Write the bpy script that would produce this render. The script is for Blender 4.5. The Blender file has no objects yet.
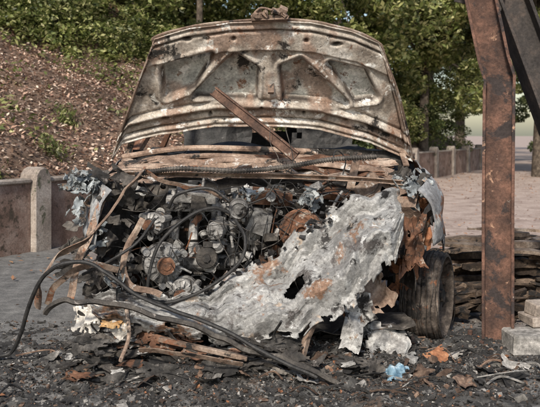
import bpy, math, random
import numpy as np
from mathutils import Vector, Matrix, Euler, noise
random.seed(7); rng=np.random.default_rng(7)
V=Vector
scene=bpy.context.scene
# ------------------------------------------------------------------ helpers
def fbm(p,o=4): return noise.fractal(V(p),1.0,2.0,o)
def link(o): scene.collection.objects.link(o); return o
def empty(name,loc=(0,0,0)):
    e=bpy.data.objects.new(name,None); e.location=loc; e.empty_display_size=.2; return link(e)
def smooth01(a,b,x):
    t=np.clip((x-a)/(b-a),0,1); return t*t*(3-2*t)
def tri(x): return abs((x%1)-.5)*2
class MB:
    def __init__(s): s.v=[]; s.f=[]
    def add(s,vs,fs):
        o=len(s.v); s.v+= [tuple(v) for v in vs]; s.f+=[tuple(i+o for i in f) for f in fs]
    def box(s,c,size,rot=(0,0,0),jit=0,taper=1):
        R=Euler(rot).to_matrix(); vs=[]
        for z in(-.5,.5):
            for x,y in((-.5,-.5),(.5,-.5),(.5,.5),(-.5,.5)):
                k=taper if z>0 else 1
                p=V((x*size[0]*k,y*size[1]*k,z*size[2]))
                if jit: p+=V([random.uniform(-jit,jit) for _ in range(3)])
                vs.append(V(c)+R@p)
        s.add(vs,[(3,2,1,0),(4,5,6,7),(0,1,5,4),(1,2,6,5),(2,3,7,6),(3,0,4,7)])
    def cyl(s,p0,p1,r0,r1=None,seg=20):
        r1=r0 if r1 is None else r1
        s.lathe(p0,(V(p1)-V(p0)),[(0,0),(0,r0),(1,r1),(1,0)],seg,unit=True)
    def lathe(s,p,ax,prof,seg=28,unit=False):
        p=V(p);ax=V(ax);L=ax.length if unit else 1.0; a=ax.normalized()
        q=a.to_track_quat('Z','Y'); vs=[];fs=[]
        for h,r in prof:
            for i in range(seg):
                t=2*math.pi*i/seg
                vs.append(p+q@V((r*math.cos(t),r*math.sin(t),h*L)))
        for j in range(len(prof)-1):
            for i in range(seg):
                k=(i+1)%seg; fs.append((j*seg+i,j*seg+k,(j+1)*seg+k,(j+1)*seg+i))
        s.add(vs,fs)
    def sweep(s,path,prof,up=(0,0,1),radf=None,cap=True):
        up=V(up); n=len(prof); vs=[];fs=[]; P=[V(p) for p in path]
        for i,p in enumerate(P):
            t=(P[min(i+1,len(P)-1)]-P[max(i-1,0)])
            if t.length<1e-9: t=V((0,0,1))
            t.normalize(); a=t.cross(up)
            if a.length<1e-3: a=t.cross(V((1,0.2,0)))
            a.normalize(); b=a.cross(t)
            k=radf(i/(len(P)-1)) if radf else 1
            for (x,y) in prof: vs.append(p+a*x*k+b*y*k)
        for i in range(len(P)-1):
            for j in range(n):
                k=(j+1)%n; fs.append((i*n+j,i*n+k,(i+1)*n+k,(i+1)*n+j))
        if cap: fs.append(tuple(reversed(range(n)))); fs.append(tuple((len(P)-1)*n+j for j in range(n)))
        s.add(vs,fs)
    def tube(s,pts,r,seg=8,sub=8,radf=None,wob=0):
        P=cat(pts,sub)
        if wob: P=[p+V((fbm(p*6,2),fbm(p*6+V((9,3,1)),2),fbm(p*6+V((2,7,5)),2)))*wob for p in P]
        s.sweep(P,[(r*math.cos(2*math.pi*i/seg),r*math.sin(2*math.pi*i/seg)) for i in range(seg)],radf=radf)
    def ribbon(s,pts,w,th=.003,up=(0,0,1),sub=8,wob=0,curl=0):
        P=cat(pts,sub)
        if wob: P=[p+V((fbm(p*5,2),fbm(p*5+V((9,3,1)),2),fbm(p*5+V((2,7,5)),2)))*wob for p in P]
        s.sweep(P,[(-th/2,-w/2),(th/2,-w/2),(th/2+curl,0),(th/2,w/2),(-th/2,w/2),(-th/2+curl,0)],up=up)
    def sheet(s,c,sx,sy,rot,amp=.03,n=14,fr=5,ragged=.35,seed=None):
        # crumpled sheet metal: straight creases in warped random directions, ragged border
        seed=random.uniform(0,99) if seed is None else seed
        R=Euler(rot).to_matrix(); vs=[];fs=[]; r_=random.Random(int(seed*1000)); W=[]
        for k in range(4):
            a=r_.uniform(0,3.14); W.append((math.cos(a),math.sin(a),r_.random(),fr*.35*(1+.8*k),.8/(1+k)))
        for j in range(n+1):
            for i in range(n+1):
                u=i/n-.5; v=j/n-.5
                e=1+ragged*fbm((u*2+seed,v*2,seed),3)
                p=V((u*sx*e,v*sy*e,0)); q=V((u*sx,v*sy,seed)); wx=fbm(q*fr*.5,2)*.12
                for cx,cy,ph,f,am in W: p.z+=amp*am*(tri((q.x*cx+q.y*cy+wx/fr*2)*f+ph)-.5)*1.5
                p.z+=amp*.25*fbm(q*fr*1.5,2)
                p.x+=amp*.4*fbm(q*fr+V((5,5,5)),2); p.y+=amp*.4*fbm(q*fr+V((15,5,5)),2)
                vs.append(V(c)+R@p)
        for j in range(n):
            for i in range(n):
                u=i/n-.5;v=j/n-.5
                if max(abs(u),abs(v))>.36 and fbm((u*7+seed,v*7,seed+3),2)>.28: continue
                a=j*(n+1)+i; fs.append((a,a+1,a+n+2,a+n+1))
        s.add(vs,fs)
    def obj(s,name,mat,parent=None,bevel=0,smooth=False,solid=0):
        me=bpy.data.meshes.new(name); me.from_pydata(s.v,[],s.f); me.materials.append(mat)
        if smooth:
            me.polygons.foreach_set('use_smooth',[True]*len(me.polygons))
        o=link(bpy.data.objects.new(name,me))
        if smooth:
            try: me.set_sharp_from_angle(angle=math.radians(38))
            except Exception: pass
        if parent: o.parent=parent
        if solid:
            m=o.modifiers.new('s','SOLIDIFY'); m.thickness=solid; m.offset=0
        if bevel:
            m=o.modifiers.new('b','BEVEL'); m.width=bevel; m.segments=1; m.limit_method='ANGLE'; m.angle_limit=math.radians(40)
        return o
def cat(pts,sub=8):
    P=[V(p) for p in pts]
    if len(P)<3 or sub<=1:
        if sub<=1: return P
        return [P[0].lerp(P[-1],i/sub) for i in range(sub+1)]
    out=[]; E=[P[0]*2-P[1]]+P+[P[-1]*2-P[-2]]
    for i in range(1,len(E)-2):
        a,b,c,d=E[i-1:i+3]
        for k in range(sub):
            t=k/sub
            out.append(.5*((2*b)+(c-a)*t+(2*a-5*b+4*c-d)*t*t+(3*b-a-3*c+d)*t**3))
    out.append(P[-1]); return out
# ------------------------------------------------------------------ materials
class NT:
    def __init__(s,name):
        s.m=bpy.data.materials.new(name); s.m.use_nodes=True; s.t=s.m.node_tree
        s.b=s.t.nodes['Principled BSDF']; s.out=s.t.nodes['Material Output']
        s.co=s.n('ShaderNodeTexCoord').outputs['Object']
    def n(s,t): return s.t.nodes.new(t)
    def l(s,a,b): s.t.links.new(a,b)
    def noise(s,sc,det=6,ro=.6,dist=0,off=0):
        n=s.n('ShaderNodeTexNoise'); n.inputs['Scale'].default_value=sc; n.inputs['Detail'].default_value=det
        n.inputs['Roughness'].default_value=ro; n.inputs['Distortion'].default_value=dist
        if off:
            m=s.n('ShaderNodeMapping'); m.inputs['Location'].default_value=(off,off*.7,off*1.3); s.l(s.co,m.inputs[0]); s.l(m.outputs[0],n.inputs['Vector'])
        else: s.l(s.co,n.inputs['Vector'])
        return n.outputs['Fac']
    def ramp(s,f,stops):
        r=s.n('ShaderNodeValToRGB'); e=r.color_ramp.elements
        while len(e)<len(stops): e.new(.5)
        for k,(p,c) in zip(e,stops):
            k.position=p; k.color=(c,c,c,1) if not hasattr(c,'__len__') else (*c,1)
        s.l(f,r.inputs[0]); return r.outputs[0]
    def mix(s,f,a,b,mode='MIX'):
        m=s.n('ShaderNodeMixRGB'); m.blend_type=mode
        for k,x in((0,f),(1,a),(2,b)):
            if isinstance(x,(int,float)): m.inputs[k].default_value=x if k==0 else (x,x,x,1)
            elif isinstance(x,tuple): m.inputs[k].default_value=(*x,1)
            else: s.l(x,m.inputs[k])
        return m.outputs[0]
    def bump(s,f,st,dist=.01,prev=None):
        b=s.n('ShaderNodeBump'); b.inputs['Strength'].default_value=st; b.inputs['Distance'].default_value=dist
        s.l(f,b.inputs['Height'])
        if prev is not None: s.l(prev,b.inputs['Normal'])
        return b.outputs[0]
def burnt(name,c1,c2,c3,s=6,patches=(),rough=.8,metal=.0,bump=.5,island=.3,fine=70,attr=None):
    N=NT(name)
    col=N.ramp(N.noise(s,6,.68),[(.34,c1),(.5,c2),(.66,c3)])
    if attr:
        at=N.n('ShaderNodeAttribute'); at.attribute_name=attr[0]; sp=N.n('ShaderNodeSeparateColor'); N.l(at.outputs['Color'],sp.inputs[0])
        for ch,c in zip(('Red','Green','Blue'),attr[1:]):
            cc=N.ramp(N.noise(s*1.7,5,.68,off=11),[(.36,tuple(k*.55 for k in c)),(.64,tuple(k*1.25 for k in c))])
            col=N.mix(sp.outputs[ch],col,cc)
    for i,(pc,thr,sc) in enumerate(patches):
        f=N.ramp(N.noise(sc,6,.7,.3,off=3.1*(i+1)),[(thr,0),(thr+.05,1)])
        col=N.mix(f,col,pc)
    f=N.ramp(N.noise(fine,3,.7),[(.25,.55),(.75,1.4)])
    col=N.mix(1.0,col,f,'MULTIPLY')
    if island:
        g=N.n('ShaderNodeNewGeometry'); r=N.ramp(g.outputs['Random Per Island'],[(0,1-island),(1,1+island)])
        col=N.mix(1.0,col,r,'MULTIPLY')
    N.l(col,N.b.inputs['Base Color'])
    N.b.inputs['Roughness'].default_value=rough; N.b.inputs['Metallic'].default_value=metal
    N.b.inputs['Specular IOR Level'].default_value=.35
    N.l(N.bump(N.noise(fine*.35,6,.75),bump,.014),N.b.inputs['Normal'])
    return N.m
SOOT=(.022,.02,.019); RUST=(.13,.06,.034)
M_hood=burnt('hood_burnt_steel',(.19,.155,.125),(.42,.37,.315),(.64,.6,.55),s=5,patches=[((.74,.72,.68),.565,5),((.2,.11,.07),.60,7),((.03,.026,.023),.585,4.5),((.5,.48,.44),.60,20),((.03,.026,.023),.64,26)],rough=.75,metal=.05,island=0,attr=('zone',(.5,.5,.46),(.055,.042,.035),(.27,.165,.115)))
M_rust=burnt('rusted_steel',(.05,.032,.024),RUST,(.25,.14,.09),s=9,patches=[((.36,.3,.25),.6,14),(SOOT,.57,8)],rough=.8,metal=.1,island=.35)
M_propbar=burnt('prop_bar_steel',(.035,.024,.02),(.09,.05,.035),(.17,.1,.07),s=9,patches=[((.3,.25,.21),.62,14)],rough=.8,metal=.1,island=0)
M_rusttan=burnt('rust_tan_panel',(.10,.065,.048),(.23,.16,.12),(.38,.3,.24),s=7,patches=[(SOOT,.57,7),((.45,.42,.39),.6,9),((.2,.09,.05),.6,6)],rough=.8,metal=.1,island=.25)
M_soot=burnt('sooty_metal',(.025,.023,.022),(.06,.053,.047),(.13,.115,.10),s=9,patches=[((.25,.22,.2),.6,12),((.12,.065,.04),.65,9)],rough=.7,metal=.2,island=.45)
M_alu=burnt('scorched_aluminium',(.13,.125,.12),(.27,.26,.25),(.48,.47,.45),s=12,patches=[(SOOT,.56,10),((.17,.11,.07),.62,13)],rough=.55,metal=.3,island=.4)
M_pale=burnt('pale_ash_panel',(.15,.145,.14),(.28,.275,.265),(.42,.415,.405),s=5,patches=[((.10,.09,.085),.54,7),((.2,.12,.08),.57,5),(SOOT,.58,6),((.36,.29,.23),.6,8),((.55,.545,.53),.60,14),((.04,.035,.03),.64,24)],rough=.55,metal=.2,island=0,bump=.5)
M_blue=burnt('blue_grey_melt',(.09,.098,.10),(.2,.218,.225),(.4,.42,.42),s=10,patches=[(SOOT,.54,9),((.25,.17,.12),.58,12)],rough=.7,metal=.1,island=.35)
M_wheel=burnt('burnt_tyre_and_rim',(.03,.025,.022),(.085,.068,.057),(.19,.155,.13),s=12,patches=[((.2,.09,.05),.6,9),(SOOT,.56,7),((.33,.3,.27),.64,18)],rough=.8,metal=.1,island=0,bump=.6)
M_black=burnt('charred_rubber',(.012,.012,.012),(.022,.021,.021),(.05,.047,.045),s=20,patches=[((.1,.095,.09),.66,14)],rough=.55,bump=.4,island=.2)
M_orange=burnt('orange_rust',(.15,.065,.035),(.26,.11,.055),(.38,.2,.11),s=12,patches=[(SOOT,.57,10)],rough=.85,island=.3)
M_white=burnt('white_ash_scrap',(.3,.28,.25),(.45,.42,.38),(.6,.57,.53),s=12,patches=[((.3,.2,.1),.58,9),(SOOT,.66,13)],rough=.9,island=.25)
M_body=burnt('burnt_body_paint',(.1,.09,.085),(.2,.2,.205),(.36,.37,.38),s=4,patches=[((.25,.11,.055),.54,4),((.5,.48,.45),.62,7),(SOOT,.6,5)],rough=.7,metal=.15,island=0)
M_post=burnt('rusty_post_steel',(.045,.028,.024),(.10,.056,.042),(.2,.105,.075),s=7,patches=[((.04,.031,.03),.53,4),((.36,.22,.15),.62,10),((.3,.26,.23),.68,16)],rough=.85,metal=.05,island=0,bump=.5)
M_postdark=burnt('dark_beam_steel',(.025,.022,.022),(.05,.043,.04),(.10,.075,.063),s=6,patches=[((.13,.07,.045),.6,6)],rough=.85,metal=.05,island=0,bump=.4)
M_wood=burnt('charred_timber',(.022,.017,.014),(.07,.048,.034),(.19,.135,.095),s=8,patches=[((.3,.23,.17),.62,5),(SOOT,.53,7)],rough=.9,island=.6,bump=.9)
M_woodpale=burnt('pale_timber',(.1,.07,.05),(.22,.16,.12),(.36,.29,.23),s=8,patches=[(SOOT,.58,5)],rough=.9,island=.4,bump=.9)
M_char=burnt('char_bits',(.012,.011,.011),(.03,.028,.026),(.08,.073,.067),s=18,rough=.9,island=.6)
M_ashbit=burnt('ash_bits',(.09,.085,.078),(.17,.16,.148),(.3,.28,.26),s=18,rough=.95,island=.6)
M_brownbit=burnt('brown_bits',(.05,.032,.024),(.11,.07,.05),(.21,.145,.105),s=18,rough=.9,island=.6)
M_conc=burnt('weathered_concrete',(.17,.14,.12),(.28,.235,.2),(.4,.35,.31),s=4,patches=[((.09,.09,.06),.58,5)],rough=.95,island=.15,bump=.4)
M_redconc=burnt('red_brown_wall_panel',(.14,.09,.068),(.22,.145,.115),(.32,.24,.2),s=4,patches=[((.08,.06,.045),.58,5)],rough=.95,island=.15,bump=.4)
M_bark=burnt('bark',(.035,.028,.022),(.08,.062,.048),(.16,.13,.1),s=12,rough=.95,island=.2,bump=.9)
def leafmat(name,stops,trans=.42):
    N=NT(name); g=N.n('ShaderNodeNewGeometry')
    c=N.ramp(g.outputs['Random Per Island'],stops)
    c=N.mix(1.0,c,N.ramp(N.noise(.9,2,.6),[(.35,.6),(.65,1.4)]),'MULTIPLY')
    N.l(c,N.b.inputs['Base Color']); N.b.inputs['Roughness'].default_value=.5
    tr=N.n('ShaderNodeBsdfTranslucent'); N.l(c,tr.inputs[0]); mx=N.n('ShaderNodeMixShader'); mx.inputs[0].default_value=trans
    N.l(N.b.outputs[0],mx.inputs[1]); N.l(tr.outputs[0],mx.inputs[2]); N.l(mx.outputs[0],N.out.inputs[0]); return N.m
M_leaf=leafmat('green_foliage',[(0,(.045,.06,.015)),(.3,(.12,.15,.04)),(.7,(.26,.28,.09)),(1,(.6,.56,.28))])  # palest leaves stand for sunlit highlights, put into the colour
M_leafd=leafmat('dark_foliage',[(0,(.03,.05,.018)),(.6,(.10,.135,.045)),(1,(.3,.32,.13))])
M_litter=leafmat('leaf_litter',[(0,(.11,.06,.042)),(.35,(.3,.175,.125)),(.7,(.5,.34,.25)),(1,(.75,.62,.5))],.15)
M_dryleaf=leafmat('dry_leaf',[(0,(.14,.06,.03)),(.5,(.3,.14,.07)),(1,(.45,.27,.15))],.15)
# ground: asphalt, blending to paler pinkish tan towards the back right
N=NT('asphalt_and_tan')
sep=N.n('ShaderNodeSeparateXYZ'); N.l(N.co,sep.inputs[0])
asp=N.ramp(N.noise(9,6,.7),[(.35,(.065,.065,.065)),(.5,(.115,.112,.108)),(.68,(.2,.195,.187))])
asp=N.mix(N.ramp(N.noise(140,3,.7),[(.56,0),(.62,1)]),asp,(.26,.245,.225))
fartan=N.ramp(N.noise(3,6,.7),[(.35,(.24,.175,.145)),(.5,(.35,.27,.23)),(.68,(.46,.37,.32))])
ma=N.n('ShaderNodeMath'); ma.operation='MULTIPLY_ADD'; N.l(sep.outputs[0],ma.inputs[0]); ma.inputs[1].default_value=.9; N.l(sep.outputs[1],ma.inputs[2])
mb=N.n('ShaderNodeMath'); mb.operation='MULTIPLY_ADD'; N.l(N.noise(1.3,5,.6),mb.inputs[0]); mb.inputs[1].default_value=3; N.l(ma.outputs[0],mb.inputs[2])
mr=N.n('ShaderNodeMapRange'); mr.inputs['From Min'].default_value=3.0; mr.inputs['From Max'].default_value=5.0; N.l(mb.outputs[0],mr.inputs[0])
col=N.mix(mr.outputs[0],asp,fartan); col=N.mix(1.0,col,N.ramp(N.noise(45,5,.75),[(.3,.6),(.7,1.35)]),'MULTIPLY')
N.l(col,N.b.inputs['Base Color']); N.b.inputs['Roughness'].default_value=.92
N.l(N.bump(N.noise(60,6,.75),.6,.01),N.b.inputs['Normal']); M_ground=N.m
M_soil=burnt('hill_soil',(.06,.04,.028),(.13,.085,.06),(.22,.15,.11),s=3,rough=1,island=0,bump=.8,fine=25)
M_ash=burnt('ash_bed',(.02,.019,.019),(.042,.04,.039),(.10,.097,.092),s=7,patches=[((.17,.16,.15),.56,9),((.09,.065,.05),.58,4),((.3,.285,.27),.62,24)],rough=.95,island=0,bump=.9,fine=90)
# ------------------------------------------------------------------ world, sun, camera
w=bpy.data.worlds.new('World'); scene.world=w; w.use_nodes=True
sunpos=V((-.26,-.84,.74)).normalized()
sk=w.node_tree.nodes.new('ShaderNodeTexSky'); sk.sky_type='NISHITA'; sk.sun_disc=False
sk.sun_elevation=math.asin(sunpos.z); sk.sun_rotation=math.atan2(sunpos.x,sunpos.y); sk.air_density=1.2; sk.dust_density=1.6; sk.ozone_density=.5
bg=w.node_tree.nodes['Background']; w.node_tree.links.new(sk.outputs[0],bg.inputs[0]); bg.inputs[1].default_value=.15
sl=bpy.data.lights.new('sun','SUN'); sl.energy=5; sl.angle=math.radians(7); sl.color=(1,.93,.82)
so=link(bpy.data.objects.new('sun',sl)); so.rotation_euler=sunpos.to_track_quat('Z','Y').to_euler(); so.location=(-6,0,10)
cd=bpy.data.cameras.new('camera'); cam=link(bpy.data.objects.new('camera',cd)); cam.location=(0,-3.6,1.12); cam.rotation_euler=(math.radians(90),0,0)
cd.lens=50; cd.sensor_width=36; cd.shift_y=-.127; cd.clip_start=.05; cd.clip_end=1500; scene.camera=cam
cd.dof.use_dof=True; cd.dof.focus_distance=3.85; cd.dof.aperture_fstop=6.3
scene.view_settings.view_transform='Standard'; scene.view_settings.look='None'; scene.view_settings.exposure=0
# ------------------------------------------------------------------ ground and hillside
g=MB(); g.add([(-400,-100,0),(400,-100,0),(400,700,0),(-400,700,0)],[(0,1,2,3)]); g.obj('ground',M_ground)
def nt(x,y): return -.883*(x+2.5)+.47*(y-3.3), .47*(x+2.5)+.883*(y-3.3)
def xy(n,t): return -2.5-.883*n+.47*t, 3.3+.47*n+.883*t
def hillz(n,t):
    fade=1-smooth01(19,27,t)
    base=.38+.6*np.minimum(n,8)+.2*np.maximum(n-8,0)
    b=.13*np.sin(1.3*n+.7*t)*np.sin(1.1*t-.4*n+1)+.06*np.sin(3.1*n+1.7*t+2)*np.sin(2.7*t)+.03*np.sin(7*n+t)*np.sin(6.1*t+n)
    return (base+b*np.clip(n,0,1))*fade-.05
ns=np.concatenate([[0.06,.061],np.linspace(.1,14,90),[20,40]]); ts=np.linspace(-12,40,210)
vs=[]
for j,n in enumerate(ns):
    x,y=xy(n,ts); z=hillz(np.full_like(ts,n),ts)
    if j==0: z=z*0-.1
    vs+=list(zip(x,y,z))
h=MB(); T=len(ts); h.v=vs; h.f=[(a*T+b,a*T+b+1,(a+1)*T+b+1,(a+1)*T+b) for a in range(len(ns)-1) for b in range(T-1)]
h.obj('hillside',M_soil,smooth=True)
# ------------------------------------------------------------------ leaves
def leaves(name,P,size,mat,flat=0.0,parent=None,asp=.5):
    P=np.asarray(P); n=len(P); size=np.broadcast_to(size,(n,))
    nr=rng.normal(size=(n,3)); nr[:,2]=np.abs(nr[:,2])+flat*3; nr/=np.linalg.norm(nr,axis=1)[:,None]
    a=rng.normal(size=(n,3)); u=np.cross(nr,a); u/=np.linalg.norm(u,axis=1)[:,None]; v=np.cross(nr,u)
    L=size[:,None]; W=L*asp
    vs=np.stack([P-u*L,P+v*W+nr*L*.15,P+u*L,P-v*W+nr*L*.15],1).reshape(-1,3)
    me=bpy.data.meshes.new(name); me.vertices.add(4*n); me.vertices.foreach_set('co',vs.ravel().astype(np.float32))
    me.loops.add(4*n); me.loops.foreach_set('vertex_index',np.arange(4*n,dtype=np.int32))
    me.polygons.add(n); me.polygons.foreach_set('loop_start',np.arange(0,4*n,4,dtype=np.int32)); me.polygons.foreach_set('loop_total',np.full(n,4,dtype=np.int32))
    me.materials.append(mat); me.update(); me.validate()
    o=link(bpy.data.objects.new(name,me))
    if parent: o.parent=parent
    return o
n_=rng.uniform(.08,8,130000); t_=rng.uniform(-6,12,130000); x,y=xy(n_,t_)
leaves('leaf_litter',np.stack([x,y,hillz(n_,t_)+rng.uniform(.0,.06,130000)],1),rng.uniform(.013,.038,130000),M_litter,flat=.35)
n_=rng.uniform(.6,11,160000); t_=rng.uniform(-6,24,160000)
dens=np.sin(.9*n_+.5*t_)+np.sin(1.7*t_-1.1*n_+2)+1.1*np.sin(3.1*n_+2.3*t_)+(n_-3.35)*1.3+np.clip(t_-6,0,4)*.6
k=dens+rng.normal(size=160000)*1.1>0; n_=n_[k];t_=t_[k]; x,y=xy(n_,t_)
hh=.08+.3*(.5+.5*np.sin(2.3*n_+1.1*t_)*np.sin(2.9*t_))
leaves('ivy',np.stack([x,y,hillz(n_,t_)+rng.uniform(0,1,len(n_))*hh],1),rng.uniform(.03,.06,len(n_)),M_leaf,flat=.25)
wn=[]
for (nn,tt_) in ((.5,.3),(.9,1.6),(2.2,-.5),(1.6,2.6),(3.0,1.0),(.4,3.2)):
    k=300; a_=rng.normal(size=(k,2))*.09; x,y=xy(nn+a_[:,0],tt_+a_[:,1]); wn.append(np.stack([x,y,hillz(nn+a_[:,0],tt_+a_[:,1])+rng.uniform(0,.22,k)],1))
leaves('weeds',np.concatenate(wn),rng.uniform(.02,.045,300*6),M_leaf,flat=0,asp=.35)
def clumps(centers,radii,per,sq=.75):
    out=[]
    for c,r,p in zip(centers,radii,per):
        d=rng.normal(size=(p,3)); d/=np.linalg.norm(d,axis=1)[:,None]
        rr=r*rng.uniform(.35,1.0,(p,1))**.5
        q=d*rr; q[:,2]*=sq; out.append(np.array(c)+q)
    return np.concatenate(out)
def shrub(name,n,t,r,hgt,nc,mat,size=.05,per=220):
    C=[];R=[]
    for i in range(nc):
        a=random.uniform(0,6.28); q=math.sqrt(random.random())*r; nn=n+q*math.cos(a); tt=t+q*math.sin(a)*1.3
        x,y=xy(nn,tt); z=float(hillz(np.array([max(nn,.1)]),np.array([tt]))[0])
        C.append((x,y,z+random.uniform(.1,1)*hgt*(1-.5*q/r))); R.append(random.uniform(.18,.42))
    P=clumps(C,R,[per]*nc)
    e=empty(name); leaves(name+'_leaves',P,rng.uniform(size*.6,size*1.2,len(P)),mat,flat=.15,parent=e)
    b=MB(); x0,y0=xy(n,t); z0=float(hillz(np.array([max(n,.1)]),np.array([t]))[0])
    for c in C[::4]:
        m=V(((x0+c[0])/2,(y0+c[1])/2,z0+(c[2]-z0)*.6)); b.tube([(x0,y0,z0-.1),m,c],.02,5,4,lambda t:1.2-t*.9)
    b.obj(name+'_stems',M_bark,parent=e)
for (n,t,r,hg,nc,mt) in [(1.2,9.5,1.3,2.2,60,M_leafd),(1.4,12.5,1.5,2.6,80,M_leaf),(1.6,15.5,1.7,3.2,90,M_leafd),(2.0,18.5,2.0,3.8,110,M_leaf),(5.0,9,2.0,1.6,70,M_leaf),(6.5,5.5,1.8,1.2,60,M_leafd),(6,13,2.2,2.6,90,M_leaf),(6.0,2.4,1.6,.9,55,M_leaf),(4.6,4.6,.9,.7,30,M_leaf),(5.4,3.6,1.0,.8,30,M_leaf),(5.6,.8,.9,.6,24,M_leafd),(4.6,6.0,1.0,.9,30,M_leaf),(3.6,8.2,1.0,1.2,34,M_leafd),(8,10,2.4,2.6,80,M_leaf)]:
    shrub('shrub',n,t,r,hg,nc,mt)
def tree(name,x,y,z,hgt,r,crown,nc,mat,lean=(0,0),per=340,size=.08,low=.35):
    e=empty(name,(0,0,0)); b=MB()
    top=V((x+lean[0],y+lean[1],z+hgt*.8))
    b.tube([(x,y,z-.2),(x+lean[0]*.2+.05,y,z+hgt*.3),(x+lean[0]*.6,y+lean[1]*.6,z+hgt*.55),top],r,10,8,lambda t:1.25-t*1.0)
    C=[];R=[]
    for i in range(nc):
        d=V((random.gauss(0,1),random.gauss(0,1),random.gauss(0,1))).normalized()*random.uniform(.35,1)
        zc=z+hgt*(low+(1-low)*.5)+d.z*hgt*(1-low)*.5
        c=V((top.x+d.x*crown,top.y+d.y*crown,zc)); C.append(tuple(c)); R.append(random.uniform(.35,.75))
        if i%3==0:
            f=random.uniform(.4,.95); s=V((x,y,z)).lerp(top,f); mid=s.lerp(c,.5)+V((0,0,.25))
            b.tube([s,mid,c],r*.28,6,5,lambda t:1.2-t*1.0)
    b.obj(name+'_trunk_and_limbs',M_bark,parent=e,smooth=True)
    P=clumps(C,R,[per]*nc); leaves(name+'_crown',P,rng.uniform(size*.6,size*1.2,len(P)),mat,flat=.1,parent=e)
def hz(x,y):
    n,t=nt(x,y); return float(hillz(np.array([max(n,.1)]),np.array([t]))[0]) if n>0 else 0.0
tree('tree',-1.6,13,hz(-1.6,13),6,.07,2.4,50,M_leaf,low=.12)
tree('tree',1.6,14,hz(1.6,14),6,.07,2.4,60,M_leaf,low=.08)
tree('tree',4.2,17,hz(4.2,17),7,.12,2.6,70,M_leaf,low=.12)
tree('tree',5.8,24,0,9,.2,3.4,90,M_leaf,low=.18)
tree('tree',7.3,16.5,0,8,.24,2.6,80,M_leaf,low=.22)
tree('tree',12,27,0,9,.25,4,90,M_leafd,low=.05)
tree('tree',10.5,38,0,12,.25,5,90,M_leaf,low=.16,size=.13)
tree('tree',20,50,0,13,.3,7,90,M_leaf,low=.05,size=.16)
tree('tree',2.0,24,hz(2.0,24),9,.2,4.5,90,M_leaf,low=.0,size=.12)
m=9000; x=rng.uniform(-6,9,m); y=rng.uniform(-.6,20,m); n_,t_=nt(x,y); k=(n_<-.08)&(rng.random(m)<np.clip(.15+.5*(y>1.2)+(n_>-1)*.4,0,1))
leaves('fallen_leaves',np.stack([x[k],y[k],np.full(k.sum(),.012)+rng.uniform(0,.015,k.sum())],1),rng.uniform(.015,.035,k.sum()),M_dryleaf,flat=1.0)
# ------------------------------------------------------------------ wall
wall=empty('concrete_wall'); pb=MB(); pl=MB()
tpost=[.46+i*1.75 for i in range(-4,14)]
for i,tp in enumerate(tpost):
    x,y=xy(0,tp); a=math.atan2(.883,.47)
    prof=[(-.11,-.1),(.11,-.1),(.11,.66),(.095,.74),(.055,.79),(0,.81),(-.055,.79),(-.095,.74),(-.11,.66)]
    R=Matrix.Rotation(a,3,'Z'); vs=[]
    for dd in(-.11,.11):
        for(px,pz) in prof: vs.append(V((x,y,0))+R@V((px,dd,pz)))
    n=len(prof); fs=[tuple(range(n)),tuple(reversed(range(n,2*n)))]+[(j,n+j,n+(j+1)%n,(j+1)%n) for j in range(n)]
    pb.add(vs,fs)
    if i<len(tpost)-1:
        x1,y1=xy(0,tpost[i+1])
        pl.box(((x+x1)/2,(y+y1)/2,.29),(1.75-.222,.1,.74),(0,0,a)); pb.box(((x+x1)/2,(y+y1)/2,.68),(1.75-.224,.15,.045),(0,0,a))
pb.obj('posts_and_coping',M_conc,wall,bevel=.012); pl.obj('panels',M_redconc,wall,bevel=.006)
# ------------------------------------------------------------------ steel trestle
ts_=empty('rusty_steel_post')
H=lambda w,d,t:[(-w/2,-d/2),(-w/2+t,-d/2),(-w/2+t,-t/2),(w/2-t,-t/2),(w/2-t,-d/2),(w/2,-d/2),(w/2,d/2),(w/2-t,d/2),(w/2-t,t/2),(-w/2+t,t/2),(-w/2+t,d/2),(-w/2,d/2)]
p=MB(); hp=[(a*math.cos(.3)-b*math.sin(.3),a*math.sin(.3)+b*math.cos(.3)) for a,b in H(.165,.15,.016)]
p.sweep([(1.222,.42,0),(1.222,.42,.7),(1.228,.42,1.36),(1.232,.42,1.42),(1.20,.42,1.52),(1.128,.42,1.86),(.97,.42,2.7)],hp,up=(0,1,0))
p.box((1.222,.42,.008),(.3,.28,.016))
for q in(-1,1):
    for r_ in(-1,1): p.cyl((1.222+q*.12,.42+r_*.11,.016),(1.222+q*.12,.42+r_*.11,.045),.014,seg=6)
p.obj('upright',M_post,ts_,bevel=.002)
p=MB(); p.sweep([(1.12,.58,2.45),(1.345,.56,1.84),(1.545,.54,1.28),(2.0,.5,0)],H(.17,.16,.018),up=(0,1,0)); p.obj('brace',M_postdark,ts_,bevel=.002)
p=MB(); p.box((1.16,.50,1.95),(.26,.012,.26),(0,.2,0)); p.obj('gusset',M_postdark,ts_)
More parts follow.
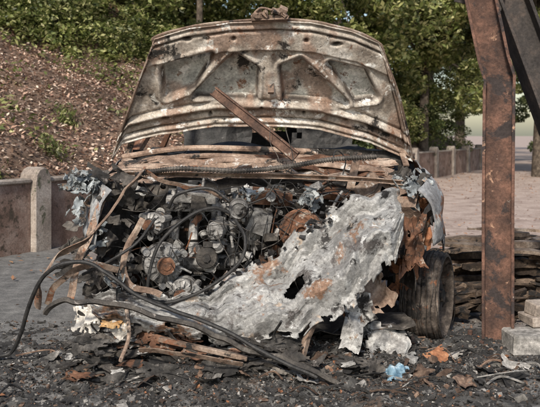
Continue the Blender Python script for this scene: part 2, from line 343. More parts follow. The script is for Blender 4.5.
# ------------------------------------------------------------------ timber pile
tpile=empty('charred_timber_pile'); tp=MB(); tq=MB()
for i in range(64):
    lay=i//8; L=random.uniform(.35,1.5); z=.03+lay*.048+random.uniform(-.016,.016)
    x0=random.uniform(.98,1.75)+lay*.02; yy=1.3+(i%8)*.11+random.uniform(-.03,.03)
    r=random.uniform(-.3,.3); th=random.uniform(.02,.06); wd=random.uniform(.05,.14); sl_=random.uniform(-.08,.08)
    P=[V((x0+L*k/12,yy+L*k/12*math.sin(r),z+sl_*(k/12-.5)+.014*fbm((k*.4,i*3.1,0),3)+random.uniform(-.005,.005))) for k in range(13)]
    (tq if (lay>=7 or random.random()<.07) else tp).sweep(P,[(-wd/2,-th/2),(wd/2,-th/2*random.uniform(.6,1)),(wd/2,th/2),(random.uniform(-.2,.2)*wd,th/2*1.2),(-wd/2,th/2*random.uniform(.5,1))],radf=lambda t:(1+.08*math.sin(t*9+i)+.08*math.sin(t*31+i))*(1-.5*abs(2*t-1)**6))
for i in range(200):
    tp.box((random.uniform(.85,2.3),random.uniform(.85,1.4),random.uniform(.01,.16)),(random.uniform(.04,.25),random.uniform(.015,.05),random.uniform(.01,.04)),(random.uniform(-.3,.3),random.uniform(-.4,.4),random.uniform(-.8,.8)),jit=.01)
tp.obj('burnt_planks',M_wood,tpile); tq.obj('pale_planks',M_woodpale,tpile)
cb=MB(); cb.box((1.37,.28,.05),(.3,.2,.10),(0,0,.08),jit=.01); cb.obj('concrete_block',M_ashbit,bevel=.01)
cb=MB(); cb.box((1.46,.42,.19),(.16,.1,.07),(0.1,.05,.3),jit=.005);cb.box((1.46,.42,.135),(.2,.16,.05),(0,0,.2),jit=.005); cb.obj('broken_brick',M_conc,bevel=.006)
# ------------------------------------------------------------------ ash bed and debris
def mound(x,y):
    b=.10*math.exp(-((x+.05)/.85)**4)*math.exp(-((y-.25)/.55)**4)
    e=math.exp(-((x-.0)/1.7)**6)*math.exp(-((y+.05)/.95)**6)
    return b+e*(.022+.045*fbm((x*3,y*3,1),5)+.02*fbm((x*14,y*14,4),4))-.012
NX,NY=330,190; am=MB()
for j in range(NY+1):
    for i in range(NX+1):
        x=-2.1+4.2*i/NX; y=-1.15+2.4*j/NY; am.v.append((x,y,mound(x,y)))
am.f=[(j*(NX+1)+i,j*(NX+1)+i+1,(j+1)*(NX+1)+i+1,(j+1)*(NX+1)+i) for j in range(NY) for i in range(NX)]
am.obj('ash_bed',M_ash,smooth=False)
deb=empty('burnt_debris'); D={k:MB() for k in('char','ash','brown','orange','white')}
for i in range(23000):
    k=random.choices(list(D),[64,17,16,1.3,1.0])[0]
    x=random.gauss(.1,.75); y=random.gauss(-.12,.28)
    if random.random()<.27: x=random.uniform(-1.6,1.9); y=random.uniform(-.8,.9)
    if y<-.95 or y>.95 or abs(x)>2: continue
    s=min(.042,.003+random.expovariate(1/.0036)); s=s if k not in('orange','white') else min(s,.016)
    z=mound(x,y)
    D[k].box((x,y,max(z,0)+s*.2),(s*random.uniform(.7,2.2),s*random.uniform(.4,1.1),s*random.uniform(.15,.7)),(random.uniform(-.6,.6),random.uniform(-.6,.6),random.uniform(0,3.1)),jit=s*.22)
for i in range(60):
    k=random.choice(['char','char','brown','ash','brown']); x=random.uniform(-1.1,1.5); y=random.uniform(-.35,.15); s=random.uniform(.03,.08)
    D[k].sheet((x,y,mound(x,y)+.015),s*1.8,s,(random.uniform(-.4,.4),random.uniform(-.4,.4),random.uniform(0,3)),amp=.015,n=7,fr=24)
for i in range(80):
    k=random.choice(['char','char','brown','ash']); x=random.uniform(-1.2,1.4); y=random.uniform(-.45,.1); a=random.uniform(0,3.14); L=random.uniform(.06,.3); z=mound(x,y)+.015
    D[k].tube([(x,y,z),(x+L*.5*math.cos(a),y+L*.5*math.sin(a),z+.03*random.random()),(x+L*math.cos(a+.4),y+L*math.sin(a+.4)*.6,z+.0)],random.uniform(.002,.006),5,5)
for k,mt in(('char',M_char),('ash',M_ashbit),('brown',M_brownbit),('orange',M_orange),('white',M_white)): D[k].obj(k+'_fragments',mt,deb)
# ------------------------------------------------------------------ CAR
car=empty('burnt_out_car')
# raised hood, inner side: rear (hinge) edge and front edge as (a, x, z)
bx=[(0,-.96,.98),(.06,-.89,1.07),(.17,-.66,1.126),(.34,-.33,1.175),(.5,0,1.18),(.66,.30,1.156),(.84,.60,1.078),(.96,.82,.985),(1,.868,.965)]
tx=[(0,-.656,1.60),(.03,-.635,1.66),(.17,-.44,1.71),(.34,-.22,1.74),(.5,0,1.75),(.66,.22,1.74),(.84,.45,1.695),(.96,.60,1.635),(1,.645,1.56)]
def li(tab,a):
    A=[q[0] for q in tab]; return np.interp(a,A,[q[1] for q in tab]),np.interp(a,A,[q[2] for q in tab])
polys=[[(-.60,1.50),(-.327,1.575),(-.44,1.41),(-.60,1.35)],[(-.43,1.355),(-.20,1.565),(-.08,1.49),(-.09,1.34)],[(.07,1.50),(.17,1.54),(.44,1.31),(.09,1.335)],[(.34,1.52),(.53,1.475),(.61,1.34),(.5,1.325)]]
def sdpoly(px,pz,P):
    d=1e9*np.ones_like(px); s=np.ones_like(px); n=len(P)
    for i in range(n):
        a=P[i]; b=P[i-1]; ex,ez=b[0]-a[0],b[1]-a[1]; wx,wz=px-a[0],pz-a[1]
        t=np.clip((wx*ex+wz*ez)/(ex*ex+ez*ez),0,1); d=np.minimum(d,(wx-ex*t)**2+(wz-ez*t)**2)
        c1=pz>=a[1]; c2=pz<b[1]; c3=ex*wz>ez*wx
        s=np.where((c1&c2&c3)|(~c1&~c2&~c3),-s,s)
    return s*np.sqrt(d)
A,B=np.meshgrid(np.linspace(0,1,300),np.linspace(0,1,170))
xb,zb=li(bx,A); xt,zt=li(tx,A)
X=xb+(xt-xb)*B; Z=zb+(zt-zb)*B; Y=.95-.45*(Z-1)/.74
bul=(1-(2*B-1)**2)*.012; X=X+np.sign(A-.5)*bul*np.abs(2*A-1)**3
rel=np.zeros_like(X); rec=np.zeros_like(X); rim=np.zeros_like(X)
for P in polys:
    d=sdpoly(X,Z,P)-.018
    rel-=.06*(1-smooth01(-.016,.008,d)); rel+=.014*np.exp(-((d-.018)/.010)**2); rec=np.maximum(rec,1-smooth01(-.02,-.006,d)); rim=np.maximum(rim,np.exp(-((d+.002)/.008)**2))
edge=np.minimum(np.minimum(A,1-A)*1.6,np.minimum(B*.62,(1-B)*.62))
rel+=-.022*np.exp(-((edge-.05)/.008)**2)+.014*np.exp(-((edge-.028)/.010)**2); rim=np.maximum(rim,.8*np.exp(-((edge-.05)/.007)**2))
rel+=.018*(1-smooth01(.0,.016,edge))
low=B*.62
rel+=.022*np.exp(-((low-.125)/.014)**2)-.016*np.exp(-((low-.095)/.012)**2)-.012*np.exp(-((low-.16)/.01)**2); rim=np.maximum(rim,.6*np.exp(-((low-.095)/.01)**2)); rim=np.maximum(rim,.5*np.exp(-((low-.16)/.008)**2))
rel+=.018*np.exp(-(X/.028)**2)*smooth01(.2,.3,B)*(1-smooth01(.72,.8,B))
up=smooth01(.73,.75,B); rel+=.02*up*(1-smooth01(.93,.96,B))
slot=np.zeros_like(X)
for cx,cz,rx in((-.46,1.655,.028),(-.35,1.66,.02),(.37,1.63,.03),(-.2,1.66,.014),(.2,1.65,.014),(-.05,1.28,.012),(.2,1.245,.012),(-.35,1.24,.012),(.45,1.21,.014),(-.62,1.22,.02)):
    q=((X-cx)/rx)**2+((Z-cz)/.012)**2; rel-=.03*np.exp(-q**2); slot=np.maximum(slot,np.exp(-q**2))
nz=np.array([[fbm((a*4,b*3,2.5),4) for a,b in zip(r1,r2)] for r1,r2 in zip(X,Z)]); rel+=nz*.012
nz2=np.array([[fbm((a*9,b*9,8.5),3) for a,b in zip(r1,r2)] for r1,r2 in zip(X,Z)])
Yn=Y-rel*.85; Zn=Z-rel*.5
hm=MB(); hm.v=[(a,b,c) for a,b,c in zip(X.ravel(),Yn.ravel(),Zn.ravel())]
W_=300; hm.f=[(j*W_+i,j*W_+i+1,(j+1)*W_+i+1,(j+1)*W_+i) for j in range(169) for i in range(W_-1)]
ho=hm.obj('hood_underside',M_hood,car,smooth=False,solid=.006)
ca=ho.data.color_attributes.new('zone','FLOAT_COLOR','POINT')
soot_shade=np.clip(np.maximum(slot,rim*np.clip(1.0+nz2*2.0,0,1)),0,1); rustz=np.clip(smooth01(.05,.3,nz+.25*(1-smooth01(.02,.25,edge))),0,1)*.7  # recess rims, grooves and slots: soot plus shade painted into the colour
cc=np.stack([np.clip(rec,0,1),soot_shade,rustz,np.ones_like(rec)],-1).reshape(-1); ca.data.foreach_set('color',cc.astype(np.float32))
for p_ in ho.data.polygons: p_.use_smooth=True
hs=MB(); hs.v=[(a*1.01,b+.085,c+.03) for a,b,c in zip(X[::10,::10].ravel(),Y[::10,::10].ravel(),Z[::10,::10].ravel())]
hn=X[::10,::10].shape; hs.f=[(j*hn[1]+i,j*hn[1]+i+1,(j+1)*hn[1]+i+1,(j+1)*hn[1]+i) for j in range(hn[0]-1) for i in range(hn[1]-1)]
hs.obj('hood_outer_skin',M_rusttan,car,smooth=True,solid=.003)
r=MB()
rimpts=[(xb_,.95-.45*(zb_-1)/.74-.0,zb_) for xb_,zb_ in [(q[1],q[2]) for q in tx]]
r.tube([(-.96,.965,.975)]+[(-.80,.73,1.31)]+rimpts+[(.77,.77,1.28),(.868,.97,.965)],.009,6,6,wob=.004)
r.box((.0,.46,1.752),(.2,.05,.03),jit=.008)
for i in range(16): r.box((random.uniform(-.08,.09),.44+random.uniform(-.02,.02),1.765+random.uniform(-.01,.03)),(random.uniform(.015,.05),.03,random.uniform(.01,.03)),(random.random(),random.random(),random.random()),jit=.004)
r.tube([(-.1,.45,1.76),(-.05,.42,1.80),(.02,.43,1.79),(.06,.45,1.80),(.1,.45,1.755)],.006,6)
r.lathe((0.0,.66,1.50),(0,-.9,-.4),[(0,0),(0,.028),(.02,.028),(.02,.015),(.025,.0)],16)
r.box((0.005,.70,1.43),(.035,.02,.16),(-.5,0,0),jit=.003)
for sx in(-.86,.80): r.ribbon([(sx,.80,.94),(sx,.92,1.0),(sx*.97,.93,1.08)],.035,.008,up=(1,0,0))
r.obj('latch_hinges_and_rim',M_rusttan,car,bevel=.002)
r=MB(); r.sweep([(-.315,.62,1.365),(-.17,.5,1.25),(.02,.36,1.10),(.135,.28,1.005)],[(-.004,-.03),(.004,-.03),(.016,-.026),(.016,-.018),(.004,-.02),(.004,.02),(.016,.018),(.016,.026),(.004,.03),(-.004,.03)],up=(0.2,.3,1)); r.obj('prop_bar',M_propbar,car)
# body
def side(sgn,xo):
    s=MB(); n1,n2=150,34
    def top(y): return np.interp(y,[0,.12,.5,1,3.4,3.7],[.84,.90,.94,.97,1.0,.9])
    def off(y): return np.interp(y,[0,.08,.2,.5,1,3.2,3.7],[-.14,-.07,-.03,0,.02,.01,-.1])
    for j in range(n2+1):
        for i in range(n1+1):
            y=.02+3.7*i/n1; zt_=top(y); z=.2+(zt_-.2)*j/n2
            b=.03*math.sin(j/n2*math.pi)-(.05*max(0,(j/n2-.85)/.15)**2)
            c=.03*fbm((y*3,z*3,sgn*4),4)*(1 if y<1.3 else .35)
            s.v.append((sgn*(xo+off(y)+b+c),y,z+.02*fbm((y*4,z*4,7),2)))
    for j in range(n2):
        for i in range(n1):
            y=.02+3.7*(i+.5)/n1; z=.2+.76*(j+.5)/n2
            if math.hypot(y-.57,z-.24)<.39 or math.hypot(y-3.05,z-.26)<.36: continue
            if y<.3 and z<.62+.1*fbm((y*9,z*9,0),2) : continue
            a=j*(n1+1)+i; s.f.append((a,a+1,a+n1+2,a+n1+1))
    s.obj('body_side',M_body,car,smooth=True,solid=.004)
side(-1,.93); side(1,.89)
c=MB()
for sg in(-1,1):
    c.sweep(cat([(sg*.86,1.0,.96),(sg*.72,1.45,1.30),(sg*.64,1.75,1.42),(sg*.63,2.8,1.42),(sg*.72,3.45,1.02)],6),[(-.03,-.025),(.03,-.025),(.03,.025),(-.03,.025)],up=(0,0,1))
    c.sweep([(sg*.87,2.25,.96),(sg*.66,2.2,1.40)],[(-.05,-.02),(.05,-.02),(.05,.02),(-.05,.02)],up=(1,0,0))
c.obj('pillars',M_rust,car,bevel=.006)
c=MB(); c.sheet((0,2.25,1.43),1.3,1.25,(0,0,0),amp=.03,n=24,fr=2,ragged=0); c.obj('roof',M_rusttan,car,smooth=True,solid=.004)
c=MB(); c.sheet((0,3.62,.62),1.6,.8,(math.radians(80),0,0),amp=.04,n=20,fr=2,ragged=0); c.sheet((0,2.6,.85),1.35,.8,(math.radians(75),0,0),amp=.06,n=18,fr=4,ragged=.1)
c.sheet((0,2.2,.3),1.6,2.6,(0,0,0),amp=.04,n=18,fr=3,ragged=0)
c.sheet((-.4,1.9,1.0),.5,.6,(math.radians(80),0,0),amp=.04,n=12,fr=5,ragged=.1); c.sheet((.4,1.9,1.0),.5,.6,(math.radians(80),0,0),amp=.04,n=12,fr=5,ragged=.1)
c.obj('tailgate_and_seat_frames',M_black,car,solid=.004)
c=MB(); c.sheet((-.03,.98,.6),1.75,.85,(math.radians(88),0,0),amp=.05,n=26,fr=4,ragged=0); c.sheet((-.05,.5,.17),1.5,1.0,(0,0,0),amp=.05,n=20,fr=4,ragged=.1)
c.sheet((-.78,.5,.6),.8,.6,(math.radians(90),0,math.radians(80)),amp=.05,n=14,fr=5,ragged=.1); c.sheet((.66,.5,.62),.8,.55,(math.radians(90),0,math.radians(-82)),amp=.05,n=14,fr=5,ragged=.1)
c.obj('firewall_and_aprons',M_soot,car,solid=.004)
dk=MB(); dk.box((-.05,1.3,.88),(1.5,.35,.26),(0.1,0,0),jit=.03); dk.sheet((-.02,1.12,.97),1.5,.3,(.5,0,0),amp=.04,n=20,fr=5); dk.obj('dashboard_remains',M_black,car)
c=MB()
for sx in(-.62,.55): c.lathe((sx,.72,.55),(0,0,1),[(0,.15),(.25,.13),(.29,.11),(.3,.05),(.33,.04),(.33,0)],24)
c.obj('strut_towers',M_soot,car,smooth=True)
c=MB()
c.sweep(cat([(-.86,.80,.99),(-.5,.78,1.04),(-.05,.76,1.035),(.28,.74,1.02)],10),[(-.03,-.014),(.03,-.014),(.035,.0),(.03,.018),(-.03,.018)])
c.sweep(cat([(-.86,.72,.95),(-.4,.66,1.00),(.1,.6,.985),(.68,.62,.95)],10),[(-.04,-.012),(.04,-.012),(.045,.006),(.02,.016),(-.04,.012)])
c.ribbon([(-.8,.55,.93),(-.3,.5,.975),(.2,.45,.97),(.64,.42,.91)],.05,.006,up=(0,.8,.6),wob=.02,curl=.01)
c.obj('cowl_rails',M_rusttan,car,bevel=.003)
c=MB(); c.sheet((-.1,.62,.965),1.5,.22,(math.radians(18),0,0),amp=.035,n=30,fr=5,ragged=.12); c.sheet((.3,.45,.93),.75,.2,(math.radians(28),.08,-.05),amp=.035,n=20,fr=6,ragged=.2)
c.sheet((-.45,.4,.915),.6,.12,(math.radians(30),-.05,.05),amp=.03,n=16,fr=8,ragged=.3); c.obj('scuttle_panel',M_rusttan,car,solid=.003)
c=MB(); c.sweep(cat([(-.80,.12,.90),(-.72,.14,.925),(-.3,.12,.92),(.1,.10,.915),(.45,.1,.90),(.66,.16,.88)],10),[(-.02,-.012),(.02,-.012),(.02,-.006),(0,-.006),(0,.008),(.02,.008),(.02,.014),(-.02,.014)],up=(0,0,1))
c.sweep([(.405,.2,.84),(.45,.24,1.03)],[(-.012,-.02),(.012,-.02),(.012,.02),(-.012,.02)],up=(1,0,0)); c.obj('radiator_support',M_rusttan,car,bevel=.002)
P=cat([(-.66,.08,.925),(-.45,.07,.955),(-.15,.06,.945),(.08,.05,.965),(.3,.08,1.0),(.53,.15,1.01)],14); hh=MB(); PP=[]
for i in range(len(P)-1):
    for k in range(5): PP.append(P[i].lerp(P[i+1],k/5))
cnt=len(PP); hh.sweep(PP,[(.017*math.cos(a*math.pi/4),.012*math.sin(a*math.pi/4)) for a in range(8)],radf=lambda t:1+.16*math.sin(t*cnt*1.6)); hh.obj('ribbed_loom',M_soot,car)
# crumpled front panel hanging diagonally
U=[(-.86,.33),(-.576,.345),(-.31,.37),(-.12,.47),(.096,.60),(.264,.735),(.384,.81),(.64,.835)]
Lw=[(-.80,.31),(-.544,.25),(-.295,.20),(-.045,.175),(.217,.26),(.372,.345),(.507,.50),(.62,.66)]
tt=np.linspace(0,1,8); n1,n2=190,70; pm=MB()
for j in range(n2+1):
    v=j/n2
    for i in range(n1+1):
        u=i/n1; ux=np.interp(u,tt,[q[0] for q in U]); uz=np.interp(u,tt,[q[1] for q in U]); lx=np.interp(u,tt,[q[0] for q in Lw]); lz=np.interp(u,tt,[q[1] for q in Lw])
        e=.05*fbm((u*9,0,3),4)*(1-v); e2=.06*fbm((u*10,5,3),4)*v
        x=lx*(v)+ux*(1-v); z=lz*v+uz*(1-v)+e+e2; y=.06*(1-v)-.22*v
        wv=.10*fbm((u*3,v*1.5,2),3)
        d=.085*(tri(v*1.35+wv*.8+.12)-.5)+.03*(tri(v*3.3+u*.9+wv)-.5)+.04*(tri(u*1.7+v*.8+wv+.2)-.5)+.018*(tri(u*3.7-v*2.1+wv*2)-.5)+.010*(tri(u*8.3+v*4.1+wv*3)-.5)
        d+=.03*(1-abs(2*v-1)**1.5)+.010*fbm((u*14,v*6,1),3)+.004*fbm((u*50,v*22,1),2)
        pk=fbm((u*5+9,v*2.5,4),2)-.12
        if pk>.15: d+= .022*(tri(u*12+v*9+pk*2)-.5)*min(1,(pk-.15)*5)
        y-=d*.8; z+=d*.45
        if u>.93: y+= (u-.93)*1.2
        pm.v.append((x,y,z))
for j in range(n2):
    for i in range(n1):
        u=(i+.5)/n1; v=(j+.5)/n2
        if math.hypot((u-.545)*1.25,(v-.52)*.38)<.034+.008*fbm((u*30,v*30,0),2): continue
        if (v<.05 or v>.94) and fbm((u*22,v*3,6),2)>.05: continue
        if math.hypot((u-.2)*1.25,(v-.85)*.38)<.02: continue
        a=j*(n1+1)+i; pm.f.append((a,a+1,a+n1+2,a+n1+1))
po=pm.obj('crumpled_front_panel',M_pale,car,solid=.004,smooth=True)
po.data.set_sharp_from_angle(angle=math.radians(16))
c=MB()
for i in range(260):
    u=random.random(); ux=np.interp(u,tt,[q[0] for q in U]); uz=np.interp(u,tt,[q[1] for q in U])
    if random.random()<.5 and .2<u<.75:
        s=random.uniform(.01,.035); c.box((ux+random.uniform(-.02,.03),.03+random.uniform(-.03,.05),uz+random.uniform(-.03,.01)),(s,s*.7,s*.5),(random.random(),random.random(),random.random()*3),jit=s*.2)
c.obj('tar_lumps',M_black,car)
c=MB(); c.sheet((.56,.12,.70),.32,.36,(math.radians(72),.1,-.5),amp=.05,n=18,fr=8); c.sheet((.66,.2,.62),.25,.3,(math.radians(85),.3,-.7),amp=.05,n=14,fr=8)
c.sheet((.45,-.02,.36),.25,.2,(math.radians(60),-.5,0),amp=.05,n=14,fr=9); c.obj('torn_wing_sheets',M_rusttan,car,solid=.003)
c=MB(); c.sheet((.70,.06,.60),.12,.26,(math.radians(85),0,.2),amp=.04,n=16,fr=12,ragged=.6); c.sheet((.3,.47,.955),.7,.16,(math.radians(30),.08,-.05),amp=.035,n=24,fr=8,ragged=.3); c.obj('rusted_torn_sheets',M_rust,car,solid=.003)
c=MB(); c.sheet((.735,.16,.68),.13,.24,(math.radians(85),0,.2),amp=.04,n=12,fr=12); c.sheet((.72,.35,.4),.1,.2,(math.radians(88),0,.3),amp=.04,n=10,fr=12)
for i in range(14): c.box((.70+random.uniform(-.06,.06),.35+random.uniform(-.1,.1),random.uniform(.3,.7)),(random.uniform(.02,.07),.03,random.uniform(.02,.06)),(random.random(),random.random(),random.random()),jit=.006)
c.obj('wheelhouse_rust',M_orange,car,solid=.003)
c=MB()
for (x,y,z,sx_,sz_,num) in [(-.91,.12,.89,.08,.042,60),(-.93,.1,.74,.06,.06,10),(-.83,.05,.62,.07,.07,8),(.70,.16,.87,.07,.05,46),(.66,.16,.76,.06,.06,16),(.2,.15,.80,.06,.04,12),(-.12,.2,.82,.05,.03,10),(-.75,.02,.45,.08,.08,8)]:
    for k in range(num):
        s=random.uniform(.012,.034); c.sheet((x+random.gauss(0,sx_*.6),y+random.gauss(0,.04),z+random.gauss(0,sz_*.6)),s*2.2,s*1.3,(random.uniform(.3,1.6),random.uniform(-1,1),random.uniform(-1.5,1.5)),amp=s*.35,n=6,fr=26,ragged=.5)
c.obj('headlamp_remains',M_blue,car,solid=.004)
c=MB()
for i in range(60):
    sg=random.random()
    if sg<.7: x=random.uniform(-1.0,-.66); z=random.uniform(.3,.93); y=.12+random.uniform(-.06,.12)
    else: x=random.uniform(.55,.8); z=random.uniform(.6,.95); y=.2+random.uniform(-.06,.12)
    s=random.uniform(.02,.07); c.sheet((x,y,z),s*2,s,(random.uniform(.6,1.6),random.uniform(-1,1),random.uniform(-.8,.8)),amp=s*.3,n=6,fr=20,ragged=.5)
c.obj('corner_scraps',M_soot,car,solid=.003)
c=MB()
c.ribbon([(-.60,.05,.965),(-.68,.02,.88),(-.78,-.02,.72),(-.90,-.06,.60),(-1.03,-.05,.53),(-1.10,.0,.40),(-1.13,.05,.28)],.045,.004,up=(.5,-.6,.6),wob=.02,curl=.008)
c.ribbon([(-.96,.0,.33),(-.93,.0,.50),(-.86,.02,.66),(-.82,.06,.80)],.035,.004,up=(1,0,0),wob=.015,curl=.006)
c.ribbon([(-.72,-.05,.48),(-.86,-.06,.50),(-1.0,-.02,.43),(-1.07,.03,.3)],.03,.004,up=(0,-.4,1),wob=.02)
c.ribbon([(-.60,.0,.70),(-.7,-.03,.55),(-.66,-.04,.42),(-.5,-.05,.36)],.03,.004,up=(1,0,.2),wob=.03,curl=.006)
c.ribbon([(-.60,.05,.955),(-.5,.04,.9),(-.35,.06,.86),(-.2,.08,.80)],.02,.003,up=(0,-.4,1),wob=.03)
c.obj('bent_trim_strips',M_rusttan,car)
c=MB()
c.ribbon([(-1.0,-.22,.33),(-.93,-.26,.385),(-.84,-.28,.395),(-.62,-.3,.345),(-.31,-.32,.265),(-.09,-.33,.19),(.12,-.34,.12),(.27,-.36,.055)],.026,.006,up=(0,-.3,1),wob=.04,curl=.010)
c.ribbon([(-.5,-.2,.22),(-.25,-.26,.13),(-.05,-.27,.12),(.1,-.3,.05)],.025,.005,up=(0,-.6,1),wob=.05)
c.ribbon([(-.9,-.1,.30),(-.75,-.15,.17),(-.5,-.2,.14),(-.3,-.24,.06)],.02,.005,up=(0,-.3,1),wob=.05)
c.obj('bumper_beam',M_soot,car)
c=MB(); c.sweep([(.13,-.2,.06),(.17,-.15,.19),(.225,-.1,.29)],[(-.014,-.014),(.014,-.014),(.014,.014),(-.014,.014)])
c.ribbon([(-.58,-.3,.17),(-.35,-.33,.16),(-.12,-.35,.13)],.03,.004,up=(0,-.7,1),wob=.01); c.tube([(-.66,-.3,.12),(-.63,-.25,.22),(-.65,-.2,.33)],.01,6)
c.sweep([(-.5,-.22,.2),(-.1,-.28,.13)],[(-.015,-.01),(.015,-.01),(.015,.01),(-.015,.01)])
c.obj('loose_rusty_bars',M_rusttan,car,bevel=.002)
LS={k:MB() for k in 'abcd'}
for i in range(120):
    x=random.uniform(-.9,.45); zt_=.27-.10*abs(x+.35)-(.08 if x>.1 else 0); z=random.uniform(.04,max(.08,zt_)); y=-.10-.22*(1-z/.3)+random.uniform(-.05,.05); s=random.uniform(.02,.07)
    LS[random.choice('aabbbcd')].sheet((x,y,z),s*2.6,s,(random.uniform(.2,1.1),random.uniform(-.3,.3),random.uniform(-.5,.5)),amp=s*.25,n=8,fr=18,ragged=.5)
LS['a'].obj('lower_char_scraps',M_char,car,solid=.004); LS['b'].obj('lower_soot_scraps',M_soot,car,solid=.004); LS['c'].obj('lower_rust_scraps',M_rust,car,solid=.004); LS['d'].obj('lower_pale_scraps',M_alu,car,solid=.004)
c=MB(); c.sheet((.39,-.1,.25),.1,.26,(math.radians(80),.25,0.1),amp=.02,n=12,fr=10,ragged=.15); c.sheet((.44,-.08,.30),.1,.12,(math.radians(80),-.4,0.1),amp=.02,n=10,fr=12); c.obj('bumper_bracket',M_alu,car,solid=.006)
c=MB()
c.tube([(-1.5,.2,.02),(-1.33,.1,.03),(-1.25,.08,.08),(-1.16,.0,.28),(-1.07,-.06,.45),(-.955,-.1,.52),(-.84,-.1,.52),(-.72,-.12,.45),(-.6,-.15,.375),(-.41,-.22,.32),(-.18,-.3,.25),(0.0,-.34,.16),(.2,-.36,.07)],.010,8,10,wob=.008)
c.tube([(-.17,.1,.70),(-.12,.02,.62),(-.14,-.02,.52),(-.25,-.02,.42),(-.38,-.02,.35),(-.5,-.02,.32),(-.58,.0,.34),(-.58,.0,.45),(-.53,.02,.60),(-.4,.05,.72),(-.28,.1,.76),(-.17,.12,.72)],.0085,8,10)
c.tube([(-.9,.0,.45),(-.8,-.05,.5),(-.7,-.08,.56),(-.62,-.05,.62),(-.55,.0,.72)],.007,8)
c.tube([(-.2,.05,.80),(-.3,.05,.86),(-.45,.06,.83),(-.5,.1,.76)],.008,8)
c.tube([(-1.15,-.55,.01),(-1.12,-.5,.05),(-1.1,-.42,.06),(-1.05,-.38,.02)],.005,6)
c.tube([(.05,-.3,.3),(.02,-.2,.2),(.1,-.22,.1)],.006,6)
c.obj('burnt_cables',M_black,car,smooth=True)
# ---------------- engine
al=MB(); so_=MB(); ru=MB()
so_.box((-.33,.62,.50),(.5,.34,.48),jit=.01); al.box((-.33,.50,.76),(.46,.24,.08),(0.1,0,.03),jit=.008)
for k in range(8): al.box((-.54+k*.06,.44,.71),(.022,.1,.09),jit=.003)
for k in range(6): al.cyl((-.52+k*.075,.45,.80),(-.52+k*.075,.45,.825),.014,seg=6)
for k in range(4): al.tube([(-.5+k*.1,.46,.66),(-.5+k*.1,.34,.64),(-.5+k*.1,.30,.56),(-.5+k*.1,.34,.46)],.026,10,6)
al.tube([(-.58,.33,.44),(-.3,.33,.45),(-.1,.35,.46)],.04,12,5)
def alternator(c,ax,r):
    c=V(c); a=V(ax).normalized()
    al.lathe(c,a,[(0,0),(0,r*.45),(.01,r*.8),(.025,r),(.045,r),(.047,r*.93),(.07,r*.93),(.072,r),(.095,r),(.12,r*.7),(.12,0)],32)
    ru.lathe(c-a*.045,a,[(0,0),(0,r*.2),(.004,r*.2),(.004,r*.42),(.01,r*.34),(.015,r*.42),(.02,r*.34),(.026,r*.44),(.032,r*.44),(.032,0)],24)
    q=a.to_track_quat('Z','Y')
    for i in range(14):
        t=i*2*math.pi/14; d=q@V((math.cos(t),math.sin(t),0)); al.sweep([c+d*r*.5-a*.004,c+d*r*.92+a*.012],[(-.006,-.005),(.006,-.005),(.006,.005),(-.006,.005)],up=a)
    for t in(.6,2.7,4.8):
        d=q@V((math.cos(t),math.sin(t),0)); al.cyl(c+d*r*1.1+a*.01,c+d*r*1.1+a*.09,.018,seg=10)
alternator((-.52,.12,.475),(-.35,1,.05),.10)
alternator((-.6,.16,.67),(.35,1,0),.06)
alternator((-.44,.12,.33),(.1,1,0.1),.07)
ru.lathe((.155,.14,.64),(-.1,1,.15),[(0,0),(0,.02),(-.012,.025),(-.012,.05),(0,.055),(.004,.09),(.0,.1),(.02,.108),(.03,.108),(.03,0)],32)
ru.lathe((.02,.30,.47),(-.1,1,.0),[(0,0),(0,.03),(.01,.04),(.01,.075),(.03,.078),(.03,0)],24)
al.lathe((-.155,.1,.745),(0,1,.2),[(0,0),(0,.02),(.006,.022),(.006,.036),(0,.04),(.012,.05),(.06,.05),(.06,.03),(.12,.03)],24)
al.lathe((-.28,.14,.64),(.3,1,.1),[(0,0),(0,.025),(.01,.045),(.07,.045),(.08,.03),(.15,.03)],20)
al.lathe((-.1,.28,.6),(.2,1,.0),[(0,0),(0,.03),(.01,.05),(.08,.05)],20)
so_.lathe((-.32,.16,.50),(.0,1,.0),[(0,0),(0,.02),(.01,.022),(.012,.05),(.02,.055),(.08,.055)],20)
al.box((-.38,.25,.815),(.2,.14,.06),(.2,.1,.1),jit=.01); so_.box((-.36,.2,.78),(.07,.06,.06),jit=.01)
al.box((-.05,.25,.68),(.12,.1,.1),(.2,.3,.1),jit=.012); ru.box((.0,.35,.8),(.2,.15,.06),(.1,.1,.2),jit=.012)
so_.box((.12,.55,.6),(.3,.3,.3),(0,0,.1),jit=.02); ru.box((.3,.4,.82),(.24,.2,.03),(.2,.1,.1),jit=.01); so_.box((.4,.5,.7),(.26,.24,.22),jit=.02)
